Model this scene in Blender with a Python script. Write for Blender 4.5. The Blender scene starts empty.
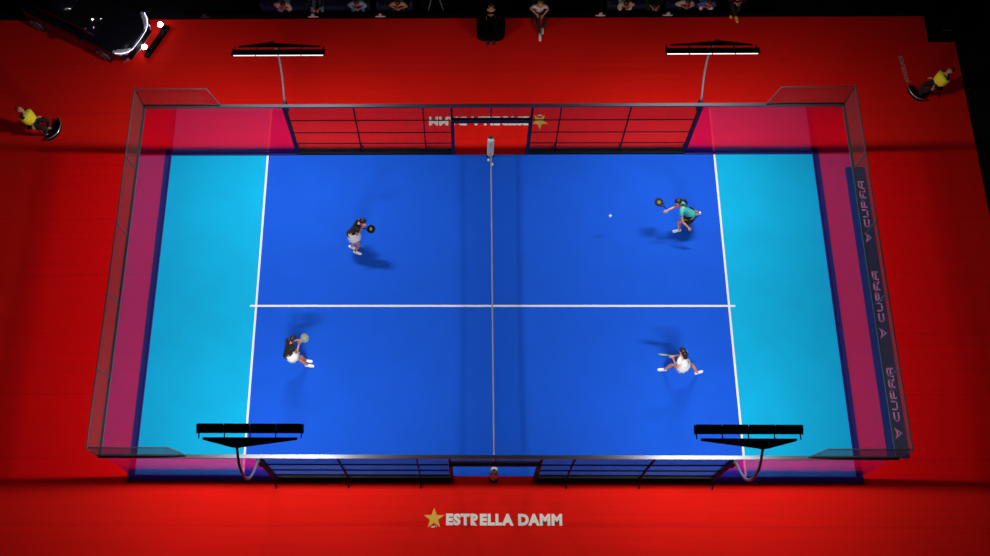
import bpy, bmesh, math, random
from mathutils import Vector, Matrix
random.seed(4)
SC = bpy.context.scene
COL = SC.collection
PI = math.pi

# ------------------------------------------------------------------ camera
cam_d = bpy.data.cameras.new('camera')
cam_d.sensor_fit = 'HORIZONTAL'; cam_d.sensor_width = 36.0
cam_d.lens = 1100.698 / 990 * 36.0
cam_d.shift_x = 45.996 / 990; cam_d.shift_y = -44.271 / 990
cam_d.clip_end = 200
cam = bpy.data.objects.new('camera', cam_d); COL.objects.link(cam)
cam.matrix_world = Matrix(((0.9998426616, 0.0010155071, 0.0177093435, -0.6813),
                           (0.0059034369, 0.9223994229, -0.3861922502, -10.5505),
                           (-0.0167272093, 0.3862360333, 0.9222482990, 30.7002),
                           (0, 0, 0, 1)))
SC.camera = cam
# ------------------------------------------------------------------ world and exposure
wd = bpy.data.worlds.new('dark_arena'); SC.world = wd; wd.use_nodes = True
wd.node_tree.nodes['Background'].inputs[0].default_value = (0.5, 0.6, 1.0, 1)
wd.node_tree.nodes['Background'].inputs[1].default_value = 0.004
SC.view_settings.view_transform = 'Standard'; SC.view_settings.look = 'None'
SC.view_settings.gamma = 1; SC.view_settings.use_curve_mapping = False
SC.view_settings.exposure = 0.0
SC.cycles.transparent_max_bounces = 24
LAMP_W = 355.0
# each housing is aimed on its own, from the inner to the outer end of the bar (degrees)
LAMP_SPLAY = {-1: (-30, 0, 26, 52), 1: (-30, 0, 12, 28)}
LAMP_GAIN = {-1: (1.3, 1, 1.05, 1.75), 1: (1.2, 1, 1, 1.3)}
LAMP_SPREAD = math.radians(146)
LAMP_TILT = math.radians(24)

# ------------------------------------------------------------------ materials
MATS = {}
def mat(name, col, rough=0.6, metal=0.0, spec=0.5, noise=0.0, nscale=20.0, emit=None, es=0.0, bump=0.0):
    if name in MATS: return MATS[name]
    m = bpy.data.materials.new(name); m.use_nodes = True
    nt = m.node_tree; b = nt.nodes['Principled BSDF']
    b.inputs['Base Color'].default_value = (*col, 1)
    b.inputs['Roughness'].default_value = rough
    b.inputs['Metallic'].default_value = metal
    b.inputs['Specular IOR Level'].default_value = spec
    if noise or bump:
        tc = nt.nodes.new('ShaderNodeTexCoord'); n = nt.nodes.new('ShaderNodeTexNoise')
        n.inputs['Scale'].default_value = nscale; n.inputs['Detail'].default_value = 4
        nt.links.new(tc.outputs['Object'], n.inputs['Vector'])
        if noise:
            mr = nt.nodes.new('ShaderNodeMapRange')
            mr.inputs[1].default_value = 0.3; mr.inputs[2].default_value = 0.7
            mr.inputs[3].default_value = 1 - noise; mr.inputs[4].default_value = 1 + noise
            mx = nt.nodes.new('ShaderNodeVectorMath'); mx.operation = 'SCALE'
            mx.inputs[0].default_value = col
            nt.links.new(n.outputs['Fac'], mr.inputs[0]); nt.links.new(mr.outputs[0], mx.inputs['Scale'])
            nt.links.new(mx.outputs[0], b.inputs['Base Color'])
        if bump:
            bp = nt.nodes.new('ShaderNodeBump'); bp.inputs['Strength'].default_value = bump
            nt.links.new(n.outputs['Fac'], bp.inputs['Height']); nt.links.new(bp.outputs[0], b.inputs['Normal'])
    if emit:
        b.inputs['Emission Color'].default_value = (*emit, 1); b.inputs['Emission Strength'].default_value = es
    MATS[name] = m; return m

def carpet_mat():
    m = bpy.data.materials.new('red_carpet'); m.use_nodes = True; nt = m.node_tree; b = nt.nodes['Principled BSDF']
    b.inputs['Roughness'].default_value = 0.9; b.inputs['Specular IOR Level'].default_value = 0.1
    tc = nt.nodes.new('ShaderNodeTexCoord')
    mp = nt.nodes.new('ShaderNodeMapping'); mp.inputs['Scale'].default_value = (0.25, 6, 1)
    nt.links.new(tc.outputs['Object'], mp.inputs['Vector'])
    n = nt.nodes.new('ShaderNodeTexNoise'); n.inputs['Scale'].default_value = 1.3; n.inputs['Detail'].default_value = 5
    nt.links.new(mp.outputs[0], n.inputs['Vector'])
    mr = nt.nodes.new('ShaderNodeMapRange'); mr.inputs[1].default_value = .3; mr.inputs[2].default_value = .7
    mr.inputs[3].default_value = .95; mr.inputs[4].default_value = 1.04
    nt.links.new(n.outputs['Fac'], mr.inputs[0])
    # seams between the carpet rolls, every 1.82 m in depth
    sp = nt.nodes.new('ShaderNodeSeparateXYZ'); nt.links.new(tc.outputs['Object'], sp.inputs[0])
    a = nt.nodes.new('ShaderNodeMath'); a.operation = 'ADD'; a.inputs[1].default_value = 6.44 + 18.2
    nt.links.new(sp.outputs['Y'], a.inputs[0])
    w = nt.nodes.new('ShaderNodeMath'); w.operation = 'MODULO'; w.inputs[1].default_value = 1.83
    nt.links.new(a.outputs[0], w.inputs[0])
    l = nt.nodes.new('ShaderNodeMath'); l.operation = 'GREATER_THAN'; l.inputs[1].default_value = 0.035
    nt.links.new(w.outputs[0], l.inputs[0])
    lm = nt.nodes.new('ShaderNodeMapRange'); lm.inputs[3].default_value = .88; lm.inputs[4].default_value = 1
    nt.links.new(l.outputs[0], lm.inputs[0])
    mu = nt.nodes.new('ShaderNodeMath'); mu.operation = 'MULTIPLY'
    nt.links.new(mr.outputs[0], mu.inputs[0]); nt.links.new(lm.outputs[0], mu.inputs[1])
    v = nt.nodes.new('ShaderNodeVectorMath'); v.operation = 'SCALE'; v.inputs[0].default_value = (0.74, 0.0075, 0.0035)
    nt.links.new(mu.outputs[0], v.inputs['Scale']); nt.links.new(v.outputs[0], b.inputs['Base Color'])
    return m

def glass_mat():
    m = bpy.data.materials.new('magenta_tinted_glass'); m.use_nodes = True; nt = m.node_tree
    for n in list(nt.nodes): nt.nodes.remove(n)
    out = nt.nodes.new('ShaderNodeOutputMaterial'); mix = nt.nodes.new('ShaderNodeMixShader')
    tr = nt.nodes.new('ShaderNodeBsdfTransparent'); tr.inputs[0].default_value = (.99, .55, .86, 1)
    gl = nt.nodes.new('ShaderNodeBsdfGlossy'); gl.inputs[0].default_value = (1, .22, .46, 1); gl.inputs['Roughness'].default_value = 0.0  # magenta cast of reflections and see-through view put into both colours
    fr = nt.nodes.new('ShaderNodeFresnel'); ge = nt.nodes.new('ShaderNodeNewGeometry')
    mr = nt.nodes.new('ShaderNodeMapRange'); mr.inputs[3].default_value = GLASS_IOR; mr.inputs[4].default_value = 1 / GLASS_IOR
    nt.links.new(ge.outputs['Backfacing'], mr.inputs[0]); nt.links.new(mr.outputs[0], fr.inputs['IOR'])
    nt.links.new(fr.outputs[0], mix.inputs[0]); nt.links.new(tr.outputs[0], mix.inputs[1]); nt.links.new(gl.outputs[0], mix.inputs[2])
    nt.links.new(mix.outputs[0], out.inputs[0]); return m
GLASS_IOR = 1.50
GLASS = glass_mat(); CARPET = carpet_mat()
BLACKFLOOR = mat('black_arena_floor', (.004, .004, .005), .9, spec=.1)
BLUE = mat('blue_turf', (.0045, .080, .58), .85, spec=.15, noise=.035, nscale=1.2, bump=.1)
CYAN = mat('turquoise_turf', (.001, .36, .64), .85, spec=.15, noise=.03, nscale=1.2, bump=.1)
LINE = mat('white_line_turf', (.70, .70, .70), .8, spec=.2)
VIOLET = mat('base_reflection_violet', (.014, .006, .13), .6, spec=.2)  # navy frame with the turquoise turf's reflection put into its colour
FRAME = mat('navy_steel', (.008, .010, .05), .6, metal=.0, spec=.15)
BLACKSTEEL = mat('black_steel', (.003, .003, .004), .6, spec=.12)
RAIL = mat('grey_steel_rail', (.075, .08, .09), .38, metal=.7)
WIRE = mat('mesh_wire', (.05, .05, .055), .5, metal=.3)
MAST = mat('mast_grey', (.13, .13, .16), .35, metal=.5)
BLACK = mat('black_plastic', (.0015, .0015, .0015), .7, spec=.05)
LENS = mat('lamp_lens', (.9, .9, .9), .3, emit=(1, .98, .95), es=2.2)
WHITE = mat('white_print', (.82, .80, .72), .8)
CWHITE = mat('pale_print', (.92, .84, .88), .8)
DIMWHITE = mat('muted_print', (.42, .28, .26), .9)  # duller, pinkish white for the faint lettering
GOLD = mat('gold_print', (.72, .42, .03), .7)
NAVYB = mat('navy_banner', (.018, .03, .085), .8, spec=.2, noise=.15, nscale=3)
SKIN = mat('skin', (.62, .27, .15), .6)
SKIN2 = mat('skin_tan', (.55, .20, .09), .6)
LIPS = mat('lips', (.45, .10, .08), .5)
EYE = mat('eye_dark', (.02, .015, .01), .3)
HAIRB = mat('black_hair', (.012, .008, .006), .5)
HAIRBR = mat('brown_hair', (.10, .035, .012), .5)
HAIRBL = mat('blonde_hair', (.62, .42, .12), .5)
CW = mat('white_cloth', (.82, .84, .82), .8)
CK = mat('black_cloth', (.008, .008, .009), .85)
CCREAM = mat('cream_cloth', (.72, .66, .48), .8)
CDENIM = mat('denim_cloth', (.12, .22, .36), .8)
CBLUE = mat('blue_cloth', (.04, .20, .42), .8)
CGREY = mat('grey_cloth', (.36, .36, .33), .8)
CTEAL = mat('teal_cloth', (.04, .42, .40), .7)
CYEL = mat('yellow_bib', (.95, .92, .02), .7)
CYEL2 = mat('yellow_cloth', (.80, .55, .05), .7)
CPALEB = mat('pale_blue_cloth', (.35, .5, .62), .8)
NAVYC = mat('navy_cloth', (.006, .008, .045), .8)
SHOEW = mat('white_shoe', (.85, .85, .85), .5)
SHOEY = mat('yellow_shoe', (.75, .62, .03), .5)
SHOEG = mat('grey_green_shoe', (.30, .42, .34), .5)
SILVER = mat('silver_metal', (.55, .57, .60), .3, metal=.9)
RACK = mat('racket_black', (.005, .005, .006), .6, spec=.15)
RACKG = mat('racket_yellow', (.65, .60, .08), .4)
RACKW = mat('racket_pale', (.24, .30, .26), .4)
BALLM = mat('tennis_ball', (.75, .80, .45), .9)
CARP = mat('car_paint_black', (.006, .007, .012), .12, spec=.7)
CARG = mat('car_window', (.004, .004, .005), .05, spec=.8)
TYRE = mat('tyre_rubber', (.008, .008, .008), .8)
DRL = mat('headlight_glow', (.9, .9, 1), .2, emit=(.75, .82, 1), es=2)
SPOT = mat('spot_glow', (.9, .9, 1), .2, emit=(.75, .8, 1), es=30)
PADW = mat('pale_grey_padding', (.55, .54, .52), .6)

# ------------------------------------------------------------------ mesh helpers
class MB:
    def __init__(s): s.v = []; s.f = []; s.m = []
    def add(s, vs, fs, mi=0):
        o = len(s.v); s.v += [tuple(v) for v in vs]; s.f += [tuple(o + i for i in f) for f in fs]; s.m += [mi] * len(fs); return s
    def box(s, x0, x1, y0, y1, z0, z1, mi=0):
        return s.add([(x0,y0,z0),(x1,y0,z0),(x1,y1,z0),(x0,y1,z0),(x0,y0,z1),(x1,y0,z1),(x1,y1,z1),(x0,y1,z1)],
                     [(3,2,1,0),(4,5,6,7),(0,1,5,4),(1,2,6,5),(2,3,7,6),(3,0,4,7)], mi)
    def tube(s, pts, r, seg=10, mi=0, sy=1.0):
        pts = [Vector(p) for p in pts]; n = len(pts)
        rs = r if isinstance(r, (list, tuple)) else [r] * n
        vs = []; up = Vector((0, 0, 1))
        t0 = (pts[1] - pts[0]).normalized()
        a = t0.cross(up) if abs(t0.z) < .95 else t0.cross(Vector((1, 0, 0)))
        a.normalize()
        for i, p in enumerate(pts):
            t = (pts[min(i+1, n-1)] - pts[max(i-1, 0)]).normalized()
            a = (a - t * a.dot(t)).normalized(); b = t.cross(a)
            for k in range(seg):
                g = 2 * PI * k / seg
                vs.append(p + a * math.cos(g) * rs[i] + b * math.sin(g) * rs[i] * sy)
        fs = []
        for i in range(n - 1):
            for k in range(seg):
                k2 = (k + 1) % seg
                fs.append((i*seg+k, i*seg+k2, (i+1)*seg+k2, (i+1)*seg+k))
        fs.append(tuple(range(seg))[::-1]); fs.append(tuple((n-1)*seg + k for k in range(seg)))
        return s.add(vs, fs, mi)
    def prism(s, poly, z0, z1, mi=0, f=None):
        n = len(poly)
        g = f or (lambda x, y, z: (x, y, z))
        vs = [g(x, y, z0) for x, y in poly] + [g(x, y, z1) for x, y in poly]
        fs = [tuple(range(n))[::-1], tuple(range(n, 2*n))] + [(i, (i+1) % n, n + (i+1) % n, n + i) for i in range(n)]
        return s.add(vs, fs, mi)
    def ball(s, c, r, seg=12, rings=8, sc=(1,1,1), mi=0):
        vs = []; fs = []; c = Vector(c)
        for i in range(rings + 1):
            th = PI * i / rings
            for k in range(seg):
                ph = 2*PI*k/seg
                vs.append((c.x + r*sc[0]*math.sin(th)*math.cos(ph), c.y + r*sc[1]*math.sin(th)*math.sin(ph), c.z + r*sc[2]*math.cos(th)))
        for i in range(rings):
            for k in range(seg):
                k2 = (k+1) % seg
                fs.append((i*seg+k, (i+1)*seg+k, (i+1)*seg+k2, i*seg+k2))
        return s.add(vs, fs, mi)
    def loft(s, rings, mi=0, cap=True):
        n = len(rings[0]); vs = [p for r in rings for p in r]; fs = []
        for i in range(len(rings)-1):
            for k in range(n):
                k2 = (k+1) % n
                fs.append((i*n+k, i*n+k2, (i+1)*n+k2, (i+1)*n+k))
        if cap: fs += [tuple(range(n))[::-1], tuple((len(rings)-1)*n + k for k in range(n))]
        return s.add(vs, fs, mi)
    def build(s, name, mats, parent=None, smooth=False, bevel=0, loc=None, rotz=0):
        me = bpy.data.meshes.new(name); me.from_pydata([tuple(v) for v in s.v], [], s.f)
        if not isinstance(mats, (list, tuple)): mats = [mats]
        for m in mats: me.materials.append(m)
        for p, i in zip(me.polygons, s.m): p.material_index = i
        bm = bmesh.new(); bm.from_mesh(me); bmesh.ops.remove_doubles(bm, verts=bm.verts, dist=1e-5)
        bmesh.ops.recalc_face_normals(bm, faces=bm.faces)
        bm.to_mesh(me); bm.free()
        if smooth:
            for p in me.polygons: p.use_smooth = True
        o = bpy.data.objects.new(name, me); COL.objects.link(o)
        if parent: o.parent = parent
        if loc: o.location = loc
        o.rotation_euler.z = rotz
        if bevel:
            b = o.modifiers.new('bevel', 'BEVEL'); b.width = bevel; b.segments = 2; b.limit_method = 'ANGLE'
        return o
def tag(o, label=None, cat=None, group=None, kind=None):
    if label: o['label'] = label
    if cat: o['category'] = cat
    if group: o['group'] = group
    if kind: o['kind'] = kind
    return o
def empty(name, loc=(0,0,0), rotz=0, **k):
    o = bpy.data.objects.new(name, None); COL.objects.link(o); o.location = loc; o.rotation_euler.z = rotz
    o.empty_display_size = .2
    return tag(o, **k)
def struct(name, mb, m, **k):
    return tag(mb.build(name, m, **k), kind='structure')

# ------------------------------------------------------------------ floor, carpet, court
struct('floor', MB().box(-24, 24, -14, 20, -.10, -.03), BLACKFLOOR)
struct('trim_1', MB().prism([(-16.2,-12),(15.05,-12),(15.05,9.0),(14.2,9.0),(14.2,10.0),(-16.2,10.0)], -.03, -.002), CARPET)
cs = struct('trim_2', MB().box(-6.95, 6.95, -4.97, 4.97, -.002, .004), BLUE)
for sx in (-1, 1):
    o = MB().box(min(sx*6.95, sx*9.97), max(sx*6.95, sx*9.97), -4.97, 4.97, -.002, .004).build('court_end', CYAN, cs)
    o['label'] = 'turquoise turf behind the service line'
for sx in (-1, 1):
    MB().box(sx*6.95-.03, sx*6.95+.03, -4.97, 4.97, .004, .007).build('service_line', LINE, cs)
MB().box(-7.13, 7.13, -.03, .03, .007, .009).build('centre_line', LINE, cs)

# ------------------------------------------------------------------ enclosure
def mesh_panel(mb, a, b, z0, z1, off, axis, r=.0022, step=.05):
    """welded wire grid in the plane y=off (axis x) or x=off (axis y)"""
    n = max(1, round((b-a)/step)); m = max(1, round((z1-z0)/step))
    for i in range(n+1):
        t = a + (b-a)*i/n
        if axis == 'x': mb.box(t-r, t+r, off-r, off+r, z0, z1)
        else: mb.box(off-r, off+r, t-r, t+r, z0, z1)
    for j in range(m+1):
        z = z0 + (z1-z0)*j/m
        if axis == 'x': mb.box(a, b, off-r, off+r, z-r, z+r)
        else: mb.box(off-r, off+r, a, b, z-r, z+r)
    return mb
# end walls (x = +-10)
for s, side in ((-1, 'left'), (1, 'right')):
    root = empty('glass_end_wall', (s*10, 0, 0), label='%s end glass wall of the court with grey rail and mesh band' % side, cat='glass wall')
    X = lambda a, b: (min(s*a, s*b), max(s*a, s*b))
    for k in range(5):
        y0 = -5 + 2*k
        MB().box(*X(0, .012), y0+.001, y0+1.999, .06, 2.95).build('glass_pane', GLASS, root)
    MB().box(*X(-.03, .14), -5.12, 5.12, -.002, .05).build('base_frame', VIOLET, root)
    MB().box(*X(-.015, .055), -5.08, 5.08, 2.96, 3.02).build('top_rail', RAIL, root)
    mesh_panel(MB(), -5.05, 5.05, 3.02, 3.97, s*.03, 'y').build('mesh_band', WIRE, root)
    MB().tube([(s*.03, -5.05, 4.0), (s*.03, 5.05, 4.0)], .022, 8).build('upper_rail', RAIL, root)
    for y in (-5.06, 5.06):
        MB().box(*X(.018, .042), y-.012, y+.012, 3.0, 4.01).build('corner_post', RAIL, root)
    for y in (-3, -1, 1, 3):
        MB().box(*X(.02, .05), y-.012, y+.012, 3.0, 4.0).build('post', RAIL, root)
# side walls (y = +-5)
RT = (.62, 1.32, 2.08)
for sy, side in ((1, 'far'), (-1, 'near')):
    Y = lambda a, b: (min(sy*a, sy*b), max(sy*a, sy*b))
    for sx, lr in ((-1, 'left'), (1, 'right')):
        XX = lambda a, b: (min(sx*a, sx*b), max(sx*a, sx*b))
        root = empty('glass_corner_wall', (0, sy*5, 0), label='%s glass side panel at the %s corner under a stepped mesh band' % (side, lr), cat='glass wall')
        for a in (6, 8):
            MB().box(*XX(a+.03 if a == 6 else a+.001, a+1.999 if a == 6 else a+1.98), *Y(0, .012), .06, 2.95).build('glass_pane', GLASS, root)
        MB().box(*XX(6.03, 9.96), *Y(-.04, .12), -.002, .05).build('base_frame', VIOLET, root)
        MB().box(*XX(6.0, 10.056), *Y(-.01, .085), 2.95, 3.02).build('top_rail', RAIL, root)
        # stepped band 3-4 m high over the last two metres, with a sloping end
        mb = MB(); r = .0022
        for i in range(41):
            x = 8.0 + 2*i/40; mb.box(*XX(x-r, x+r), *Y(.028, .032), 3.02, 3.98)
        for i in range(4):
            x = 7.8 + .05*i; mb.box(*XX(x-r, x+r), *Y(.028, .032), 3.02, 3.02 + .22*(i+.5))
        for j in range(20):
            z = 3.02 + .05*j; x0 = 7.8 + .2*(z-3.02)
            mb.box(*XX(x0, 10.0), *Y(.028, .032), z-r, z+r)
        mb.build('mesh_band', WIRE, root)
        MB().tube([(sx*7.8, sy*.03, 3.0), (sx*8.0, sy*.03, 4.0), (sx*10.0, sy*.03, 4.0)], .018, 8).build('upper_rail', RAIL, root)
        # mesh fence from the glass to the gate
        rt = empty('mesh_fence', (0, sy*5, 0), label='%s side wire mesh fence on the %s of the gate' % (side, lr), cat='fence')
        mesh_panel(MB(), *XX(1.21, 5.98), .07, 2.94, sy*.04, 'x').build('wire_mesh', WIRE, rt)
        MB().box(*XX(1.205, 6.0), *Y(-.01, .085), 2.95, 3.02).build('top_rail', RAIL, rt)
        MB().box(*XX(1.21, 6.03), *Y(-.03, .12), -.002, .10).build('base_beam', BLACKSTEEL, rt)
        for z in RT:
            MB().tube([(sx*1.21, sy*.06, z), (sx*6.0, sy*.06, z)], .02, 8).build('rail', BLACKSTEEL, rt)
        for x in (2.0, 4.0):
            p = MB().box(*XX(x-.016, x+.016), *Y(.03, .09), -.002, 2.98).build('post', BLACKSTEEL, rt)
            MB().tube([(sx*x, sy*.09, .5), (sx*x, sy*.30, .0)], .018, 8).build('brace', BLACKSTEEL, p)
        p = MB().box(*XX(5.95, 6.05), *Y(.0, .12), -.002, 3.0).build('end_post', FRAME, rt)
        MB().tube([(sx*6.0, sy*.09, .5), (sx*6.0, sy*.32, .0)], .02, 8).build('brace', BLACKSTEEL, p)
    # gate opening
    g = empty('gate_frame', (0, sy*5, 0), label='open gate frame in the middle of the %s side fence' % side, cat='gate')
    for sx in (-1, 1):
        MB().box(min(sx*1.1, sx*1.2), max(sx*1.1, sx*1.2), *Y(-.03, .10), -.002, 2.1).build('jamb', FRAME, g)
    MB().box(-1.2, 1.2, *Y(-.03, .10), 2.04, 2.16).build('lintel', FRAME, g)
    MB().box(-1.2, 1.2, *Y(-.01, .085), 2.95, 3.02).build('top_rail', RAIL, g)
    mesh_panel(MB(), -1.16, 1.16, 2.16, 2.94, sy*.04, 'x').build('wire_mesh', WIRE, g)
    for x in ((-.02, 0) if sy > 0 else (0,)):
        MB().box(x-.018, x+.018, *Y(.02, .06), 2.1, 2.98).build('post', FRAME, g); break
    for sx in (-1, 1):
        MB().box(min(sx*1.14, sx*1.2), max(sx*1.14, sx*1.2), *Y(.0, .07), 2.1, 2.96).build('post', BLACKSTEEL, g)

# ------------------------------------------------------------------ net
net = empty('court_net', (0, 0, 0), label='long net across the middle of the blue court with a pale tape', cat='net')
def hz(y): return .88 + .04*(abs(y)/5)**2
mb = MB(); r = .0022
for i in range(221):
    y = -4.93 + 9.86*i/220
    mb.box(-.004, .004, y-.004, y+.004, .02, hz(y)-.02)
for j in range(19):
    pts = [(0, -4.93 + 9.86*i/10, .02 + (hz(-4.93 + 9.86*i/10) - .04)*j/18) for i in range(11)]
    mb.tube(pts, r, 4)
mb.build('net_mesh', mat('net_cord', (.004, .004, .005), .9), net)
mb = MB()
rings = []
for i in range(21):
    y = -4.93 + 9.86*i/20; z = hz(y)
    rings.append([(-.022, y, z-.06), (-.022, y, z-.005), (-.010, y, z+.006), (.010, y, z+.006), (.022, y, z-.005), (.022, y, z-.06)])
mb.loft(rings).build('net_tape', mat('net_tape_grey', (.22, .22, .27), .7), net)
for sy in (1, -1):
    p = MB().tube([(0, sy*5.0, 0), (0, sy*5.0, .98), (0, sy*5.0, 1.03), (0, sy*5.0, 1.05)], [.105, .105, .10, .075], 20).build('net_post', PADW, net, smooth=False)
    MB().tube([(0, sy*5.0, 1.051), (0, sy*5.0, 1.058)], .035, 12).build('post_hole_shade', mat('hole_shade_dark', (.08, .07, .06), .5), p)  # dark disc painted as the shade inside the post's open top
    MB().box(-.12, .12, sy*5.0-.12, sy*5.0+.12, .004, .02).build('foot_plate', BLACKSTEEL, p)

# ------------------------------------------------------------------ floodlight masts
def flood(sx, sy, xm, xb, label):
    """mast at x = sx*5.97 outside the fence; lamp bar centred on xb at 5.8 m"""
    t = empty('floodlight_mast', (sx*5.97, sy*5.1, 0), label=label, cat='floodlight', group='floodlights over the court sides')
    dx = xb - sx*5.97
    P = lambda x, y, z: (x, sy*y, z)
    # arched mast: climbs from the fence, swings outwards and comes back over it
    pts = []
    ctrl = [(0, .04, 2.6), (0, .06, 3.0), (0, .16, 3.2), (0, .40, 3.5), (0, .62, 3.9), (0, .73, 4.35), (0, .72, 4.85), (0, .58, 5.35), (0, .22, 5.80)]
    for i in range(len(ctrl)-1):
        for k in range(4):
            u = k/4; p0 = ctrl[max(i-1,0)]; p1 = ctrl[i]; p2 = ctrl[i+1]; p3 = ctrl[min(i+2, len(ctrl)-1)]
            pts.append(tuple(.5*((2*p1[c]) + (-p0[c]+p2[c])*u + (2*p0[c]-5*p1[c]+4*p2[c]-p3[c])*u*u + (-p0[c]+3*p1[c]-3*p2[c]+p3[c])*u**3) for c in range(3)))
    pts.append(ctrl[-1])
    MB().tube([P(*p) for p in pts], .038, 12, sy=.8).build('mast', MAST, t, smooth=True)
    MB().box(-.05, .05, min(sy*.03, sy*.11), max(sy*.03, sy*.11), 2.5, 3.06).build('mast_socket', BLACKSTEEL, t, bevel=.008)
    # tapered crossbeam, deepest where the mast meets it
    xa, xc = dx-1.08, dx+1.08
    bw = MB(); rings = []
    for x, d in ((xa, .05), (xm-.14, .20), (xm, .22), (xm+.14, .20), (xc, .05)):
        rings.append([P(x, .08, 5.875), P(x, .08, 5.905), P(x, .08+d, 5.905-d*.55), P(x, .08+d, 5.875-d*.55)])
    bw.loft(rings).build('crossbeam', BLACKSTEEL, t)
    MB().tube([P(xm, .18, 5.82), P(xm, .18, 5.89)], .03, 12).build('pivot_bolt', MAST, t)
    for k in range(5):
        x = dx - 1.17 + 2.34*k/4
        MB().box(x-.012, x+.012, min(-sy*.06, sy*.10), max(-sy*.06, sy*.10), 5.87, 5.90).build('bracket', BLACKSTEEL, t)
    # lamp bar of four housings, tilted towards the court
    tilt = LAMP_TILT
    fy = Vector((0, -sy*math.cos(tilt), -math.sin(tilt)))      # across the lamp towards the court
    fn = Vector((0, -sy*math.sin(tilt), math.cos(tilt))) if False else Vector((0, sy*math.sin(tilt)*-1, -math.cos(tilt)))
    fn = Vector((0, -sy*math.sin(tilt), -math.cos(tilt)))      # the way the lamp faces
    fa = Vector((0, -sy*math.cos(tilt), math.sin(tilt)))       # across, towards the court
    c0 = Vector((dx, -sy*.10, 5.95))
    def blk(x0, x1, a0, a1, n0, n1):
        m = MB(); pts = []
        for n in (n0, n1):
            for x, a in ((x0, a0), (x1, a0), (x1, a1), (x0, a1)):
                pts.append(c0 + Vector((x, 0, 0)) + fa*a + fn*n)
        m.add(pts, [(3,2,1,0),(4,5,6,7),(0,1,5,4),(1,2,6,5),(2,3,7,6),(3,0,4,7)]); return m
    for k in range(4):
        x0 = -1.19 + .597*k; x1 = x0 + .585
        h = blk(x0, x1, -.095, .085, -.01, .045); vz = blk(x0, x1, .085, .125, -.01, .0); h.add(vz.v, vz.f)
        for q in range(7):
            xx = x0 + .04 + q*(x1-x0-.08)/6
            f = blk(xx-.006, xx+.006, -.08, .08, -.022, -.01); h.add(f.v, f.f)
        ho = h.build('lamp_housing', BLACK, t)
        blk(x0+.012, x1-.012, -.075, .090, .045, .064).build('lamp_lens', LENS, ho)
        ld = bpy.data.lights.new('floodlight_beam', 'AREA'); ld.shape = 'RECTANGLE'; ld.size = .56; ld.size_y = .15
        ld.energy = LAMP_W/4 * (1.08 if sx < 0 else .90) * LAMP_GAIN[sx][k if sx > 0 else 3-k]; ld.color = (1, .98, .96); ld.spread = LAMP_SPREAD
        lo = bpy.data.objects.new('floodlight_beam', ld); COL.objects.link(lo); lo.parent = t
        sp = math.radians(LAMP_SPLAY[sx][k if sx > 0 else 3-k])
        dr = (fn*math.cos(sp) + Vector((sx, 0, 0))*math.sin(sp)).normalized()
        z = -dr; x = fa.cross(z).normalized(); y = z.cross(x)
        if x.x < 0: x, y = -x, -y
        mw = Matrix((x, y, z)).transposed().to_4x4(); mw.translation = c0 + Vector(((x0+x1)/2, 0, 0)) + fn*.20
        lo.matrix_local = mw
    for x in (-1.21, 1.21):
        blk(x-.012, x+.012, -.10, .11, -.03, .06).build('end_plate', BLACKSTEEL, t)
    return t
flood(-1,  1,  .0, -5.67, 'far left floodlight bar on a bent grey mast')
flood( 1,  1,  .0,  5.69, 'far right floodlight bar on a bent grey mast')
flood(-1, -1,  .0, -5.66, 'near left floodlight bar on a hooked mast, seen from behind')
flood( 1, -1,  .0,  5.64, 'near right floodlight bar on a hooked mast, seen from behind')

# ------------------------------------------------------------------ printing on the floor
def text_mesh(name, body, m, size, sxy, off, origin, rotz, parent, z=.004):
    cu = bpy.data.curves.new(name, 'FONT'); cu.body = body; cu.size = size; cu.offset = off; cu.extrude = .001
    cu.align_x = 'LEFT'; cu.space_character = 1.12
    tmp = bpy.data.objects.new(name, cu); COL.objects.link(tmp)
    bpy.context.view_layer.update()
    dg = bpy.context.evaluated_depsgraph_get()
    me = bpy.data.meshes.new_from_object(tmp.evaluated_get(dg)); bpy.data.objects.remove(tmp)
    xs = [v.co.x for v in me.vertices]; ys = [v.co.y for v in me.vertices]
    x0, x1, y0, y1 = min(xs), max(xs), min(ys), max(ys)
    for v in me.vertices:
        v.co.x = (v.co.x - x0)/(x1-x0)*sxy[0]; v.co.y = (v.co.y - y0)/(y1-y0)*sxy[1]
    me.materials.clear(); me.materials.append(m)
    o = bpy.data.objects.new(name, me); COL.objects.link(o); o.parent = parent
    o.location = (origin[0], origin[1], z); o.rotation_euler.z = rotz
    return o
def star(cx, cy, R, r, rot=PI/2):
    return [(cx + (R if i % 2 == 0 else r)*math.cos(rot + PI*i/5), cy + (R if i % 2 == 0 else r)*math.sin(rot + PI*i/5)) for i in range(10)]
for y0, rz, lab in ((-6.15, 0, 'white lettering and gold star printed on the red carpet in front of the near gate'),
                    (6.17, PI, 'white lettering and gold star printed upside down behind the far gate')):
    cx = .28 if rz == 0 else -.345
    t = empty('floor_sticker', (cx, y0, 0), rz, label=lab, cat='floor sticker')
    w = 3.16
    text_mesh('lettering', 'ESTRELLA DAMM', WHITE, .45, (w, .32), .026, (-w/2, -.155), 0, t, .002)
    MB().prism(star(-w/2 - .33, .03, .29, .115), 0, .004).build('star', GOLD, t)
    text_mesh('star_lettering', '1876', WHITE, .1, (.17, .05), .004, (-w/2 - .415, -.215), 0, t, .005)
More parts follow.
